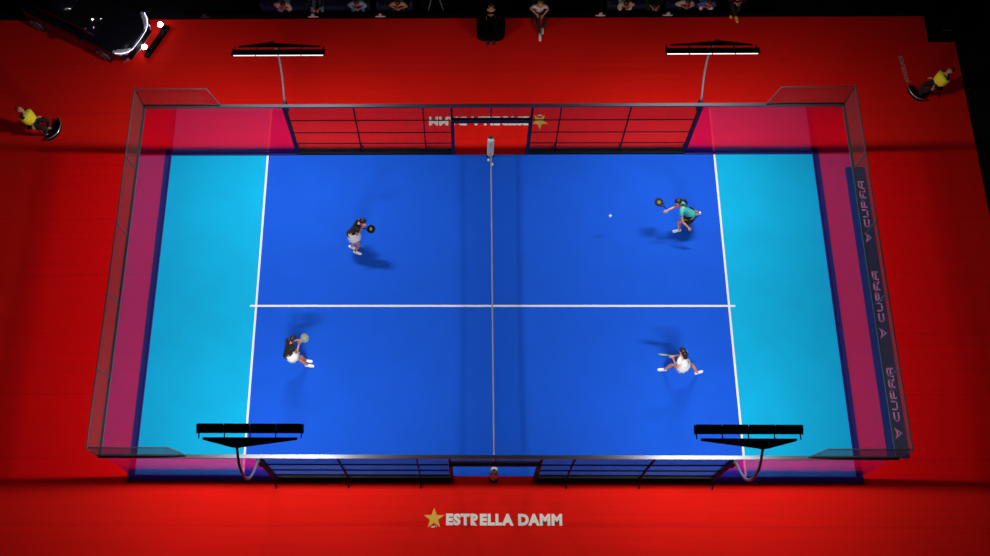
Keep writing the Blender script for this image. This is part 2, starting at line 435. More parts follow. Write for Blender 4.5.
# navy banner laid beside the right end wall
bn = empty('floor_banner', (11.25, 0, 0), label='long navy banner on the carpet beside the right end wall', cat='banner')
mb = MB(); mb.prism([(-.34,-4.45),(.27,-4.45),(.27,4.47),(.24,4.52),(-.28,4.52),(-.34,4.44)], .0, .012).build('banner_cloth', NAVYB, bn, rotz=0)
def stroke(mb, pts, w):
    for (x0, y0), (x1, y1) in zip(pts, pts[1:]):
        d = Vector((x1-x0, y1-y0)); L = d.length; d /= L; n = Vector((-d.y, d.x))*w/2; e = d*w*.35
        a = Vector((x0, y0)) - e; b = Vector((x1, y1)) + e
        mb.prism([(a-n)[:], (b-n)[:], (b+n)[:], (a+n)[:]], .012, .0145)
G = {'C': [[(.9,.85),(.15,.85),(.05,.7),(.05,.3),(.15,.12),(.9,.12)]],
     'U': [[(.05,.95),(.05,.3),(.15,.12),(.8,.12),(.9,.3),(.9,.95)]],
     'P': [[(.05,.0),(.05,.88),(.8,.88),(.9,.75),(.9,.55),(.8,.42),(.05,.42)]],
     'R': [[(.05,.0),(.05,.88),(.8,.88),(.9,.75),(.9,.55),(.8,.42),(.05,.42)],[(.55,.42),(.95,.0)]],
     'A': [[(.0,.0),(.12,.75),(.3,.88),(.9,.88),(.9,.0)],[(.1,.38),(.9,.38)]]}
for yc0, yc1 in ((2.50, 4.08), (-.50, 1.13), (-3.42, -1.82)):
    W = (yc1-yc0)/5; H = .165
    mb = MB()
    for i, ch in enumerate('CUPRA'):
        for st in G[ch]:
            # reading direction runs along +y, letter tops point to -x
            pts = [(-(p[1]-.5)*H + .075, yc0 + W*(i + .04 + p[0]*.82)) for p in st]
            stroke(mb, pts, .044)
    mb.build('lettering', CWHITE, bn)
    e = MB(); y = yc0 - .33
    for sgn in (1, -1):
        e.prism([(-.05, y+sgn*.19), (.0, y+sgn*.055), (.07, y+sgn*.055), (.05, y+sgn*.11)][::sgn], .012, .0145)
        e.prism([(-.05, y+sgn*.19), (.05, y+sgn*.11), (.12, y+sgn*.03), (.20, y), (.13, y-sgn*.02), (.05, y+sgn*.06)][::sgn], .012, .0145)
    e.prism([(.01, y-.05), (.05, y-.05), (.05, y+.05), (.01, y+.05)], .012, .0143)
    e.build('emblem', CWHITE, bn)
t = empty('floor_lettering', (13.35, 7.52, 0), PI/2 + .09, label='faint lettering printed on the carpet beside the right linesperson', cat='floor sticker')
text_mesh('lettering', '#PADELALIS', DIMWHITE, .2, (.98, .15), .004, (0, -.03), 0, t, .002)
# ------------------------------------------------------------------ people
def V(*a): return Vector(a)
def ik(a, b, l1, l2, pole):
    """middle joint between a and b, bent towards pole"""
    a, b, pole = Vector(a), Vector(b), Vector(pole)
    d = b - a; L = min(max(d.length, .05), (l1+l2)*.995); dn = d.normalized()
    b = a + dn*L
    x = (l1*l1 - l2*l2 + L*L)/(2*L); h = math.sqrt(max(l1*l1 - x*x, 0))
    p = pole - dn*pole.dot(dn)
    p = p.normalized() if p.length > 1e-4 else V(0,0,1)
    return a + dn*x + p*h, b
def skin_mesh(name, nodes, edges, mats, parent, face_mat=None, root=0, sub=1, extra=None):
    me = bpy.data.meshes.new(name); me.from_pydata([n[0] for n in nodes], edges, [])
    o = bpy.data.objects.new(name, me); COL.objects.link(o)
    md = o.modifiers.new('skin', 'SKIN'); md.use_smooth_shade = True; md.use_x_symmetry = False
    for i, n in enumerate(nodes):
        sv = me.skin_vertices[0].data[i]; r = n[1]
        sv.radius = (r, r) if not isinstance(r, tuple) else r
        sv.use_root = (i == root)
    ss = o.modifiers.new('sub', 'SUBSURF'); ss.levels = sub; ss.render_levels = sub
    bpy.context.view_layer.update()
    m2 = bpy.data.meshes.new_from_object(o.evaluated_get(bpy.context.evaluated_depsgraph_get()))
    bpy.data.objects.remove(o); bpy.data.meshes.remove(me)
    if extra:
        bm = bmesh.new(); bm.from_mesh(m2)
        tmp = bpy.data.meshes.new('x'); tmp.from_pydata([tuple(v) for v in extra.v], [], extra.f); bm.from_mesh(tmp)
        bmesh.ops.recalc_face_normals(bm, faces=bm.faces); bm.to_mesh(m2); bm.free(); bpy.data.meshes.remove(tmp)
    m2.name = name; m2.materials.clear()
    for m in mats: m2.materials.append(m)
    for p in m2.polygons:
        p.use_smooth = True; p.material_index = face_mat(p.center) if face_mat else 0
    o = bpy.data.objects.new(name, m2); COL.objects.link(o); o.parent = parent
    return o
def person(label, pelvis, chestdir, face, footL, footR, handL, handR, head_dir=None, top=CK, bottom='shorts', bcol=CK, sleeves=False,
           hair=HAIRB, hairstyle='pony', shoes=SHOEW, skin=SKIN, origin=None, group=None, scale=1.0, kneedir=None, cap=None, toe=None, toeL=None, bib=None, cat='person', elbow=-.6):
    """all positions are world coordinates; feet are ankle points on the ground"""
    pelvis = Vector(pelvis); org = Vector(origin or (pelvis.x, pelvis.y, 0))
    root = empty('person', org, label=label, cat=cat, group=group)
    S = scale
    T = Vector(chestdir).normalized(); F = Vector((math.cos(face), math.sin(face), 0))
    Rt = T.cross(F) * -1                      # towards the person's right ... cross handled below
    Rt = F.cross(T).normalized(); Fw = T.cross(Rt).normalized()
    L = lambda p: Vector(p) - org
    pv = L(pelvis); sp = pv + T*.16*S + Fw*.005; ch = pv + T*.34*S; nb = pv + T*.47*S
    hd_dir = Vector(head_dir).normalized() if head_dir else (T + F*.25).normalized()
    hc = nb + hd_dir*.19*S
    shR = nb - T*.05*S + Rt*.17*S; shL = nb - T*.05*S - Rt*.17*S
    hipR = pv - T*.03 + Rt*.095*S; hipL = pv - T*.03 - Rt*.095*S
    aR = L(footR) + V(0,0,.08); aL = L(footL) + V(0,0,.08)
    kd = Vector(kneedir) if kneedir else F + V(0,0,.15)
    kR, aR = ik(hipR, aR, .42*S, .42*S, kd + Rt*.2); kL, aL = ik(hipL, aL, .42*S, .42*S, kd - Rt*.2)
    ed = V(0,0,elbow) - F*.4
    eR, wR = ik(shR, L(handR), .29*S, .26*S, ed + Rt*.5); eL, wL = ik(shL, L(handL), .29*S, .26*S, ed - Rt*.5)
    TD = Vector(toe).normalized() if toe else F
    TDL = Vector(toeL).normalized() if toeL else TD
    def rad(r): return r*S
    N = [(pv, (rad(.135), rad(.105))), (sp, (rad(.12), rad(.09))), (ch, (rad(.145), rad(.10))), (nb, rad(.06)), (nb + hd_dir*.07*S, rad(.05))]
    E_ = [(0,1),(1,2),(2,3),(3,4)]
    def add(p, r, j): N.append((p, r)); E_.append((j, len(N)-1)); return len(N)-1
    ends = {}
    for nm, sh, el, wr in (('R', shR, eR, wR), ('L', shL, eL, wL)):
        i = add(ch.lerp(sh, .7) + T*.03, rad(.065), 2); i = add(sh, rad(.056), i); i = add(sh.lerp(el, .5), rad(.045), i)
        i = add(el, rad(.036), i); i = add(el.lerp(wr, .4), rad(.036), i); i = add(wr, rad(.024), i)
        hdv = (wr-el).normalized(); i = add(wr + hdv*.045*S, (rad(.036), rad(.022)), i); i = add(wr + hdv*.085*S, (rad(.036), rad(.020)), i)
        ends[nm] = (wr, hdv)
    for nm, hp, kn, an in (('R', hipR, kR, aR), ('L', hipL, kL, aL)):
        td = TD if nm == 'R' else TDL
        i = add(hp, rad(.095), 0); i = add(hp.lerp(kn, .45), rad(.075), i); i = add(kn, rad(.052), i)
        i = add(kn.lerp(an, .35), rad(.055), i); i = add(an, rad(.035), i); i = add(an + V(0,0,-.045) + td*.03, rad(.036), i)
        i = add(an + V(0,0,-.055) + td*.16*S, rad(.026), i)
    # head, face and fingers are joined into the same body mesh
    ex = MB()
    hx = hd_dir.cross(F); hx = hx.normalized() if hx.length > .05 else Rt
    hf = hx.cross(hd_dir).normalized()
    if hf.dot(F) < 0 and hf.dot(Fw) < 0: hf = -hf
    B = Matrix((hx, hf, hd_dir)).transposed()
    def hp_(x, y, z): return hc + B @ Vector((x*S, y*S, z*S))
    rows = [(-.115, .030, .055), (-.10, .045, .045), (-.07, .062, .02), (-.03, .072, .0), (.02, .077, -.008), (.06, .070, -.012), (.095, .045, -.012), (.112, .018, -.01)]
    rings = [[hp_(w*math.cos(2*PI*k/16), yo + w*1.18*math.sin(2*PI*k/16), z) for k in range(16)] for z, w, yo in rows]
    ex.loft(rings)
    ex.add([hp_(-.012,.078,.02), hp_(.012,.078,.02), hp_(-.016,.078,-.035), hp_(.016,.078,-.035), hp_(0,.108,-.03), hp_(0,.08,-.04)],
           [(0,2,4),(0,4,1),(1,4,3),(2,5,4),(4,5,3),(0,1,3,5,2)])
    for sg in (-1, 1): ex.tube([hp_(sg*.068,0,.0), hp_(sg*.088,-.012,.005)], [.022*S, .014*S], 8)
    for nm in ('R', 'L'):
        wr, d = ends[nm]; side = d.cross(V(0,0,1)); side = side.normalized() if side.length > .1 else V(1,0,0)
        nrm = side.cross(d).normalized()
        if nrm.z > 0: nrm = -nrm
        sgn = 1 if nm == 'R' else -1
        pb = wr + d*.08*S
        for q, ln in ((-1.5, .062), (-.5, .072), (.5, .076), (1.5, .066)):
            b0 = pb + side*q*.019*S
            ex.tube([b0 - d*.02, b0 + d*ln*.45*S + nrm*.006, b0 + d*ln*.8*S + nrm*.024*S, b0 + d*ln*.85*S + nrm*.045*S], [.0095*S, .009*S, .008*S, .006*S], 6)
        b0 = wr + d*.03*S - side*sgn*.028*S
        ex.tube([b0, b0 + d*.03*S - side*sgn*.022*S + nrm*.01, b0 + d*.055*S - side*sgn*.026*S + nrm*.025], [.012*S, .010*S, .008*S], 6)
    body = skin_mesh('body', N, E_, [skin], root, extra=ex)
    for sg in (-1, 1):
        MB().ball(hp_(sg*.030, .073, .005), .011*S, 8, 6).build('eye', EYE, root, smooth=True)
    MB().tube([hp_(-.022, .079, -.062), hp_(0, .086, -.060), hp_(.022, .079, -.062)], [.003, .006, .003], 6).build('mouth', LIPS, root)
    # hair
    hm = MB(); rings = []
    for z, w, yo in [(-.045, .074, -.022), (0, .083, -.026), (.05, .083, -.022), (.085, .066, -.016), (.112, .038, -.012), (.124, .012, -.01)]:
        ring = []
        for k in range(16):
            cx, cy = math.cos(2*PI*k/16), math.sin(2*PI*k/16)
            fy = w*1.2*cy
            if z < .05 and cy > 0: fy = w*.35*cy
            ring.append(hp_(w*cx, yo + fy, z))
        rings.append(ring)
    hm.loft(rings)
    if hairstyle == 'pony':
        b = hp_(0, -.095, .05)
        hm.tube([b, b - hf*.06 + V(0,0,.0), b - hf*.09 - T*.10, b - hf*.07 - T*.24, b - hf*.04 - T*.34], [.022, .040, .042, .034, .008], 10)
    elif hairstyle == 'long':
        hm.tube([hp_(0,-.03,.03), hp_(0,-.075,-.05), hp_(0,-.085,-.14), hp_(0,-.08,-.25), hp_(0,-.07,-.30)], [.06, .085, .085, .07, .03], 12)
    hm.build('hair', hair, root, smooth=True)
    if cap:
        c = MB(); c.loft([[hp_(w*math.cos(2*PI*k/16), -.01 + w*1.2*math.sin(2*PI*k/16), z) for k in range(16)] for z, w in ((.035,.086),(.08,.078),(.12,.045),(.132,.01))])
        c.prism([(.07*math.cos(a), .07 + .09*math.sin(a)) for a in [PI*i/8 for i in range(9)]], .035, .045, f=lambda x, y, z: hp_(x, y, z))
        c.build('cap', cap, root, smooth=True)
    # clothes follow the body a little outside it
    TN = [(pv - T*.13, (rad(.165), rad(.15))), (pv - T*.02, (rad(.172), rad(.145))), (sp, (rad(.138), rad(.107))), (ch, (rad(.163), rad(.117))), (nb - T*.015, rad(.075))]
    TE = [(0,1),(1,2),(2,3),(3,4)]
    for sh, el, wr in ((shR, eR, wR), (shL, eL, wL)):
        j = len(TN); TN.append((ch.lerp(sh,.7)+T*.03, rad(.08))); TE.append((3,j))
        TN.append((sh, rad(.07))); TE.append((j,j+1))
        q = .45
        TN.append((sh.lerp(el, q), rad(.060))); TE.append((j+1,j+2))
        if sleeves:
            TN.append((el, rad(.050))); TE.append((j+2,j+3)); TN.append((el.lerp(wr,.9), rad(.040))); TE.append((j+3,j+4))
    skin_mesh('shirt', TN, TE, [top], root)
    if bottom in ('trousers', 'shorts', 'leggings'):
        BN = [(pv + T*.07, (rad(.148), rad(.118))), (pv - T*.02, (rad(.155), rad(.125)))]; BE = [(0,1)]
        for hp, kn, an in ((hipR, kR, aR), (hipL, kL, aL)):
            j = len(BN); BN.append((hp, rad(.108))); BE.append((1,j))
            BN.append((hp.lerp(kn,.5), rad(.088))); BE.append((j,j+1))
            if bottom != 'shorts':
                BN.append((kn, rad(.066))); BE.append((j+1,j+2)); BN.append((kn.lerp(an,.4), rad(.066))); BE.append((j+2,j+3))
                BN.append((kn.lerp(an,.93), rad(.052))); BE.append((j+3,j+4))
        skin_mesh(bottom, BN, BE, [bcol], root)
    else:                                       # flared skirt round hips and thighs
        c1 = pv + T*.10; md = (hipR.lerp(kR,.45) + hipL.lerp(kL,.45))*.5
        ax = (c1 - md).normalized(); s1 = Rt; s2 = ax.cross(s1).normalized()
        rings = []
        spread = max(.0, (hipR.lerp(kR,.4) - hipL.lerp(kL,.4)).length*.5)
        for u, w1, w2 in ((0, .165, .15), (.25, .19, .17), (.6, .205, .185), (1, max(.22, spread+.12), .21)):
            c = c1.lerp(md, u); 
            rings.append([c + s1*w1*S*math.cos(2*PI*k/24)*(1+.05*(k%2)*u) + s2*w2*S*math.sin(2*PI*k/24)*(1+.05*(k%2)*u) for k in range(24)])
        inner = [[p.lerp(sum(rg, V(0,0,0))/24, .04) for p in rg] for rg in rings[::-1]]
        MB().loft(rings + inner, cap=False).build('skirt', bcol, root, smooth=True)
    for an, td in ((aR, TD), (aL, TDL)):
        m = MB(); sd = td.cross(V(0,0,1)).normalized(); z0 = an.z - .078
        rg = []
        for a, w, h in ((-.07, .028, .05), (-.055, .038, .09), (0, .040, .10), (.06, .042, .075), (.12, .045, .055), (.17, .040, .04), (.195, .02, .025)):
            c = an + td*a
            rg.append([V(c.x, c.y, z0) + sd*w*x*S + V(0,0,h*z) for x, z in ((-1,0),(1,0),(1.02,.4),(.6,1),(-.6,1),(-1.02,.4))])
        m.loft(rg).build('shoe', shoes, root, smooth=False, bevel=.006)
    if bib:
        BN = [(pv + T*.02, (rad(.23), rad(.20))), (sp, (rad(.24), rad(.21))), (ch, (rad(.27), rad(.22))), (nb - T*.0, (rad(.25), rad(.18)))]
        skin_mesh('bib', BN, [(0,1),(1,2),(2,3)], [bib], root)
    return root, dict(wR=wR+org, wL=wL+org, dR=ends['R'][1], dL=ends['L'][1], T=T, Rt=Rt, F=F, hc=hc+org, Fw=Fw, ch=ch+org)
def racket(wr, d, face_n, label, mats=(RACK, RACKG)):
    """padel racket: grip in the hand at wr, blade along d, blade normal face_n"""
    d = Vector(d).normalized(); n = Vector(face_n); n = (n - d*n.dot(d)).normalized(); s = d.cross(n)
    o0 = Vector(wr) + d*.05
    t = empty('padel_racket', o0, label=label, cat='racket')
    f = lambda x, y, z: s*x + d*y + n*z
    MB().tube([f(0,-.03,0), f(0,.12,0)], .016, 10).build('grip', mats[0], t)
    m = MB()
    out = [(.125*math.sin(2*PI*k/28), .30 + .135*-math.cos(2*PI*k/28)) for k in range(28)]
    inn = [(.108*math.sin(2*PI*k/28), .30 + .118*-math.cos(2*PI*k/28)) for k in range(28)]
    vs = [f(x,y,-.019) for x,y in out] + [f(x,y,.019) for x,y in out] + [f(x,y,.019) for x,y in inn] + [f(x,y,-.019) for x,y in inn]
    fs = []
    for k in range(28):
        j = (k+1) % 28
        for a in range(4): fs.append((a*28+k, a*28+j, ((a+1)%4)*28+j, ((a+1)%4)*28+k))
    m.add(vs, fs).build('racket_frame', mats[0], t)
    h = MB(); h.prism(inn, -.014, .014, f=f).build('racket_face', mats[1] if False else mats[0], t)
    e = MB()
    for r0 in (.035,):
        e.tube([f(r0*math.cos(2*PI*k/16), .30 + r0*1.05*math.sin(2*PI*k/16), .015) for k in range(17)], .007, 5)
        e.tube([f(r0*math.cos(2*PI*k/16), .30 + r0*1.05*math.sin(2*PI*k/16), -.015) for k in range(17)], .007, 5)
    e.build('face_marking', mats[1], t)
    MB().tube([f(-.07,.19,0), f(-.012,.11,0), f(.012,.11,0), f(.07,.19,0)], .013, 8).build('throat', mats[0], t)
    return t
def deg(a): return math.radians(a)
# upper left player, bent forward with the racket held in front
_, j = person('tennis player in black top with dark ponytail on the upper left of the court', (-4.14, 1.98, .80), (.42, .26, .62), deg(5),
              (-4.22, 1.86, 0), (-4.08, 1.70, 0), (-3.80, 2.22, .95), (-3.82, 2.08, .95), top=CK, bottom='skirt', bcol=CW, hair=HAIRB, skin=SKIN2, cat='player',
              head_dir=(.6, .1, .6), toe=(.9,-.3,0))
racket(j['wR'], (.80, -.25, .45), (-.2, -.3, 1), 'black and yellow racket held by the upper left player', (RACK, RACKG))
# lower left player
_, j = person('tennis player in black top and white skirt on the lower left of the court', (-5.78, -1.72, .78), (.16, .34, .60), deg(35),
              (-5.33, -1.82, 0), (-5.38, -1.68, 0), (-5.52, -1.36, 1.0), (-5.46, -1.48, .98), top=CK, bottom='skirt', bcol=CW, hair=HAIRB, skin=SKIN2, cat='player',
              head_dir=(.4, .35, .6), toe=(1,-.1,0))
racket(j['wR'], (.45, .25, .6), (-.2, -.5, 1), 'pale racket held by the lower left player', (RACKW, RACKG))
# upper right player lunging with an outstretched arm
_, j = person('tennis player in teal top stretching the racket out, upper right of the court', (5.90, 2.60, .76), (-.46, .14, .46), deg(165),
              (5.66, 2.40, 0), (6.30, 2.95, 0), (5.80, 2.20, .72), (4.99, 2.50, 1.10), top=CTEAL, bottom='skirt', bcol=CK, hair=HAIRB, skin=SKIN, cat='player',
              head_dir=(-.45, .35, .45), toe=(-1,-.2,0))
racket(j['wR'], (-.75, .72, .05), (.1, -.2, 1), 'black racket in the outstretched hand of the upper right player', (RACK, RACKG))
# lower right player with a wide stance
_, j = person('tennis player with long dark hair and white shoes standing wide on the lower right', (5.33, -2.02, .80), (-.14, .24, .62), deg(140),
              (4.92, -1.93, 0), (5.84, -2.03, 0), (5.04, -1.90, .92), (5.06, -1.80, .95), top=CW, bottom='skirt', bcol=CW, hair=HAIRB, hairstyle='long', skin=SKIN, cat='player',
              head_dir=(-.15, .3, .7), kneedir=(0,.8,.2), toe=(.9, .3, 0), toeL=(-1, 0, 0))
racket(j['wR'], (-.92, .05, .20), (.1, .95, .25), 'pale racket held by the lower right player', (RACKW, RACKW))

def ball(x, y, z, label):
    m = MB().ball((0,0,0), .042, 16, 10); o = m.build('tennis_ball', BALLM, smooth=True, loc=(x, y, z)); tag(o, label, 'ball'); 
    a = MB().tube([(.042*math.cos(t)*math.cos(.5*math.sin(2*t)), .042*math.sin(t)*math.cos(.5*math.sin(2*t)), .042*math.sin(.5*math.sin(2*t))) for t in [2*PI*k/24 for k in range(25)]], .002, 5).build('seam', WHITE, o)
ball(3.52, 2.56, .75, 'tennis ball in flight in front of the upper right player')
ball(-.06, 4.76, .046, 'tennis ball on the court left of the net near the far post')
ball(.05, 4.62, .046, 'tennis ball on the court right of the net near the far post')

# linespeople in yellow bibs behind the corners
def crescent(name, cx, cy, r, a0, a1, label):
    t = empty(name, (cx, cy, 0), label=label, cat='floor stand')
    n = 18; A = [deg(a0 + (a1-a0)*i/n) for i in range(n+1)]
    wv = [.16*math.sin(PI*(i+.6)/(n+1.2))+.015 for i in range(n+1)]
    poly = [(r*math.cos(a), r*math.sin(a)) for a in A] + [((r-w)*math.cos(a), (r-w)*math.sin(a)) for a, w in zip(A[::-1], wv[::-1])]
    MB().prism(poly, 0, .16).build('base', BLACK, t)
    MB().tube([((r+.012)*math.cos(a), (r+.012)*math.sin(a), .16) for a in A], .022, 8).build('rim', SILVER, t, smooth=True)
def stool(x, y, label):
    t = empty('folding_stool', (x, y, 0), label=label, cat='stool')
    MB().box(-.18, .18, -.18, .18, .40, .44).build('seat', BLACK, t, bevel=.01)
    for a in (-1, 1):
        for b in (-1, 1): MB().tube([(a*.16, b*.16, .40), (a*.19, b*.19, -.002)], .014, 8).build('leg', BLACKSTEEL, t)
_, j = person('person in black wearing a yellow bib, seated at the left edge of the carpet', (-14.30, 5.88, .55), (-.14, .08, .55), deg(-5),
       (-13.98, 5.92, 0), (-14.02, 5.70, 0), (-14.25, 5.72, .60), (-14.15, 6.0, .60), top=CK, bottom='trousers', bcol=CK, sleeves=True, hair=mat('red_hair', (.30,.05,.01), .6), hairstyle='short', shoes=SHOEG, skin=SKIN, bib=CYEL,
       head_dir=(-.22,.12,.5))
stool(-14.32, 5.87, 'small folding stool under the seated person at the left')
crescent('curved_floor_stand', -14.05, 5.95, .47, -78, 38, 'low curved black stand with silver rim by the left seated person')
_, j = person('person in black wearing a yellow bib, seated at the right edge of the carpet', (13.97, 7.15, .55), (.12, .06, .55), deg(195),
       (13.52, 7.10, 0), (13.58, 6.92, 0), (13.8, 7.3, .60), (13.82, 7.02, .60), top=CK, bottom='trousers', bcol=CK, sleeves=True, hair=HAIRBR, hairstyle='short', shoes=mat('black_shoe', (.01,.01,.01), .5), skin=SKIN, bib=CYEL,
       head_dir=(.2,.1,.5))
stool(13.99, 7.15, 'small folding stool under the seated person at the right')
crescent('curved_floor_stand', 13.72, 7.28, .48, 172, 262, 'low curved black stand with silver rim by the right seated person')

# ------------------------------------------------------------------ far side: kerb board, sofas, guests
kb = tag(MB().box(-9.9, 9.2, 10.02, 10.06, -.03, .30).build('kerb_board', BLACK), 'long low black board along the far edge of the carpet', 'barrier')
for x in (-9.36, -5.79, -3.57, 3.65, 5.85):
    c = (x, 10.018, 0)
    t = empty('board_emblem', c, label='white winged emblem on the black board at the far edge' , cat='emblem', group='emblems on the far board')
    t['label'] = {-9.36: 'faint winged emblem on the far board nearest the car', -5.79: 'white winged emblem on the far board beyond the left floodlight',
                  -3.57: 'white winged emblem on the far board left of the tripod', 3.65: 'white winged emblem on the far board right of the reclining guest', 5.85: 'white winged emblem on the far board nearest the right floodlight'}[x]
    m = DIMWHITE if x < -9 else mat('board_print', (.75,.72,.72), .7)
    if x < -9: m = mat('faint_print', (.03,.03,.035), .7)
    f = lambda a, b, z: (a, -.004 - z, b)
    mb = MB(); mb.prism([(-.17,.09),(-.04,.07),(.04,.07),(.17,.09),(.16,.13),(.05,.14),(-.05,.14),(-.16,.13)], 0, .01, f=f)
    mb.build('wings', m, t)
    mb = MB(); mb.prism([(-.055,.15),(.055,.15),(.06,.22),(.02,.29),(-.02,.29),(-.06,.22)], 0, .01, f=f); mb.build('shield', m, t)
def sofa(x0, x1, label):
    t = empty('lounge_sofa', ((x0+x1)/2, 10.6, 0), label=label, cat='sofa', group='navy sofas at the far side')
    w = (x1-x0)/2
    MB().box(-w, w, -.42, .42, .06, .34).build('sofa_base', NAVYC, t, bevel=.03)
    n = 2
    for k in range(n):
        MB().box(-w+.12+k*(2*w-.24)/n, -w+.10+(k+1)*(2*w-.24)/n, -.43, .22, .341, .46).build('cushion', NAVYC, t, bevel=.03)
    MB().box(-w, w, .22, .42, .341, .85).build('backrest', NAVYC, t, bevel=.04)
    for s in (-1, 1): MB().box(min(s*w, s*(w-.12)), max(s*w, s*(w-.12)), -.42, .21, .341, .60).build('armrest', NAVYC, t, bevel=.03)
    for a in (-1, 1):
        for b in (-1, 1): MB().box(a*(w-.1)-.02, a*(w-.1)+.02, b*.34-.02, b*.34+.02, -.03, .06).build('foot', BLACKSTEEL, t)
for x0, x1, l in ((-7.5, -5.9, 'navy sofa under the guest in a cream shirt, far left'), (-5.5, -3.9, 'navy sofa between the two far left emblems'), (-3.7, -2.5, 'navy sofa left of the tripod'),
                  (3.85, 5.55, 'navy sofa beyond the striped shirt guest, far right'), (5.75, 7.35, 'navy sofa under the guests with blue and grey tops')):
    sofa(x0, x1, l)
def guest(x, label, top, bcol, hair=HAIRBR, lean=.9, hairstyle='short', dx=0., sleeves=True):
    person(label, (x, 10.42, .56), (dx, -lean, .45), deg(-90), (x+.12, 10.30, 0), (x-.12, 10.30, 0), (x+.10, 9.98, .62), (x-.12, 10.0, .62), top=top, bottom='trousers', bcol=bcol,
           sleeves=sleeves, hair=hair, hairstyle=hairstyle, shoes=mat('black_shoe', (.01,.01,.01), .5), skin=SKIN, head_dir=(0,-.3,.6), group=None)
guest(-6.70, 'guest in cream shirt and jeans leaning forward at the far left', CCREAM, CDENIM, dx=.1)
guest(-5.62, 'guest in black with pale sleeves behind the far left emblem', CK, CDENIM, lean=.2)
guest(-4.28, 'guest in pale blue top between the two left emblems', CPALEB, CBLUE, lean=.7)
guest(-2.95, 'guest with bare arms and tan top left of the tripod', mat('tan_cloth', (.60,.36,.20), .8), CK, lean=.8, sleeves=False)
guest(4.42, 'guest in a cream shirt leaning forward at the far right', CCREAM, CCREAM, lean=1.1, dx=-.1)
guest(5.35, 'guest in dark clothes behind the two right emblems', CK, CK, lean=.3)
guest(6.35, 'guest in cream top behind the right floodlight', CCREAM, CK, lean=.8)
guest(7.05, 'guest in blue top beyond the right floodlight', CBLUE, CW, lean=.9)
# tripod by the board
t = empty('equipment_tripod', (-1.75, 10.45, 0), label='grey metal tripod standing beyond the board left of the black armchair', cat='tripod')
for a, b in ((-.30, -.33), (.30, -.30), (0, .3)):
    MB().tube([(0,0,1.15), (a, b, -.03)], [.022, .018], 8).build('leg', mat('tripod_grey', (.18,.18,.18), .5), t)
MB().tube([(0,0,.9), (0,0,1.35)], .03, 10).build('centre_column', BLACK, t)
MB().box(-.12, .12, -.16, .16, 1.35, 1.55).build('head', BLACK, t, bevel=.02)
# black armchair with a guest
t = empty('rounded_armchair', (.05, 9.55, 0), label='black rounded armchair on the carpet below the far edge', cat='armchair')
def rr(w, d, r, n=6):
    P = []
    for cx, cy, a0 in ((w-r, d-r, 0), (-w+r, d-r, 90), (-w+r, -d+r, 180), (w-r, -d+r, 270)):
        for i in range(n+1): P.append((cx + r*math.cos(deg(a0+90*i/n)), cy + r*math.sin(deg(a0+90*i/n))))
    return P
MB().prism(rr(.46, .46, .24), .0, .38).build('seat', BLACK, t, bevel=.03)
MB().prism([(x, y+.40) for x, y in rr(.46, .10, .09)], .381, .80).build('backrest', BLACK, t, bevel=.02)
for s in (-1, 1): MB().prism([(x + s*.40, y-.02) for x, y in rr(.06, .31, .05)], .381, .58).build('armrest', BLACK, t, bevel=.015)
person('person in black seated in the rounded armchair with hands clasped', (.05, 9.62, .50), (0, .1, .6), deg(-90), (.15, 9.13, 0), (-.05, 9.13, 0), (.13, 9.60, .80), (-.04, 9.60, .80),
       top=BLACK, bottom='trousers', bcol=BLACK, sleeves=True, hair=HAIRB, hairstyle='short', shoes=mat('black_shoe', (.01,.01,.01), .5), skin=SKIN)
t = empty('folding_chair', (1.62, 10.0, 0), label='black chair under the seated person with blond hair', cat='chair')
MB().box(-.22, .22, -.22, .22, .41, .45).build('seat', CK, t); MB().box(-.22, .22, .22, .25, .45, .85).build('backrest', CK, t)
for a in (-1, 1):
    for b in (-1, 1): MB().tube([(a*.19, b*.19, .41), (a*.21, b*.21, -.002)], .013, 8).build('leg', BLACKSTEEL, t)
person('person with blond hair, white shirt and dark trousers, one white shoe forward', (1.62, 9.98, .54), (0, -.25, .6), deg(-90), (1.74, 9.55, 0), (1.66, 9.28, 0), (1.75, 9.7, .62), (1.5, 9.75, .62),
       top=CW, bottom='trousers', bcol=CK, sleeves=False, hair=HAIRBL, hairstyle='long', shoes=SHOEW, skin=SKIN, head_dir=(0,-.3,.6))
t = empty('folding_chair', (8.02, 10.42, 0), label='black chair under the seated person with yellow shoes', cat='chair')
MB().box(-.22, .22, -.22, .22, .41, .45).build('seat', CK, t); MB().box(-.22, .22, .22, .25, .45, .85).build('backrest', CK, t)
for a in (-1, 1):
    for b in (-1, 1): MB().tube([(a*.19, b*.19, .41), (a*.21, b*.21, -.03)], .013, 8).build('leg', BLACKSTEEL, t)
person('person in dark clothes with yellow shoes at the far right edge', (8.02, 10.40, .54), (0, -.5, .6), deg(-90), (7.90, 10.12, 0), (8.09, 9.96, 0), (8.1, 10.1, .65), (7.95, 10.1, .65),
       top=CK, bottom='trousers', bcol=CK, sleeves=True, hair=HAIRB, hairstyle='short', shoes=SHOEY, skin=SKIN, toe=(.2,-1,0))

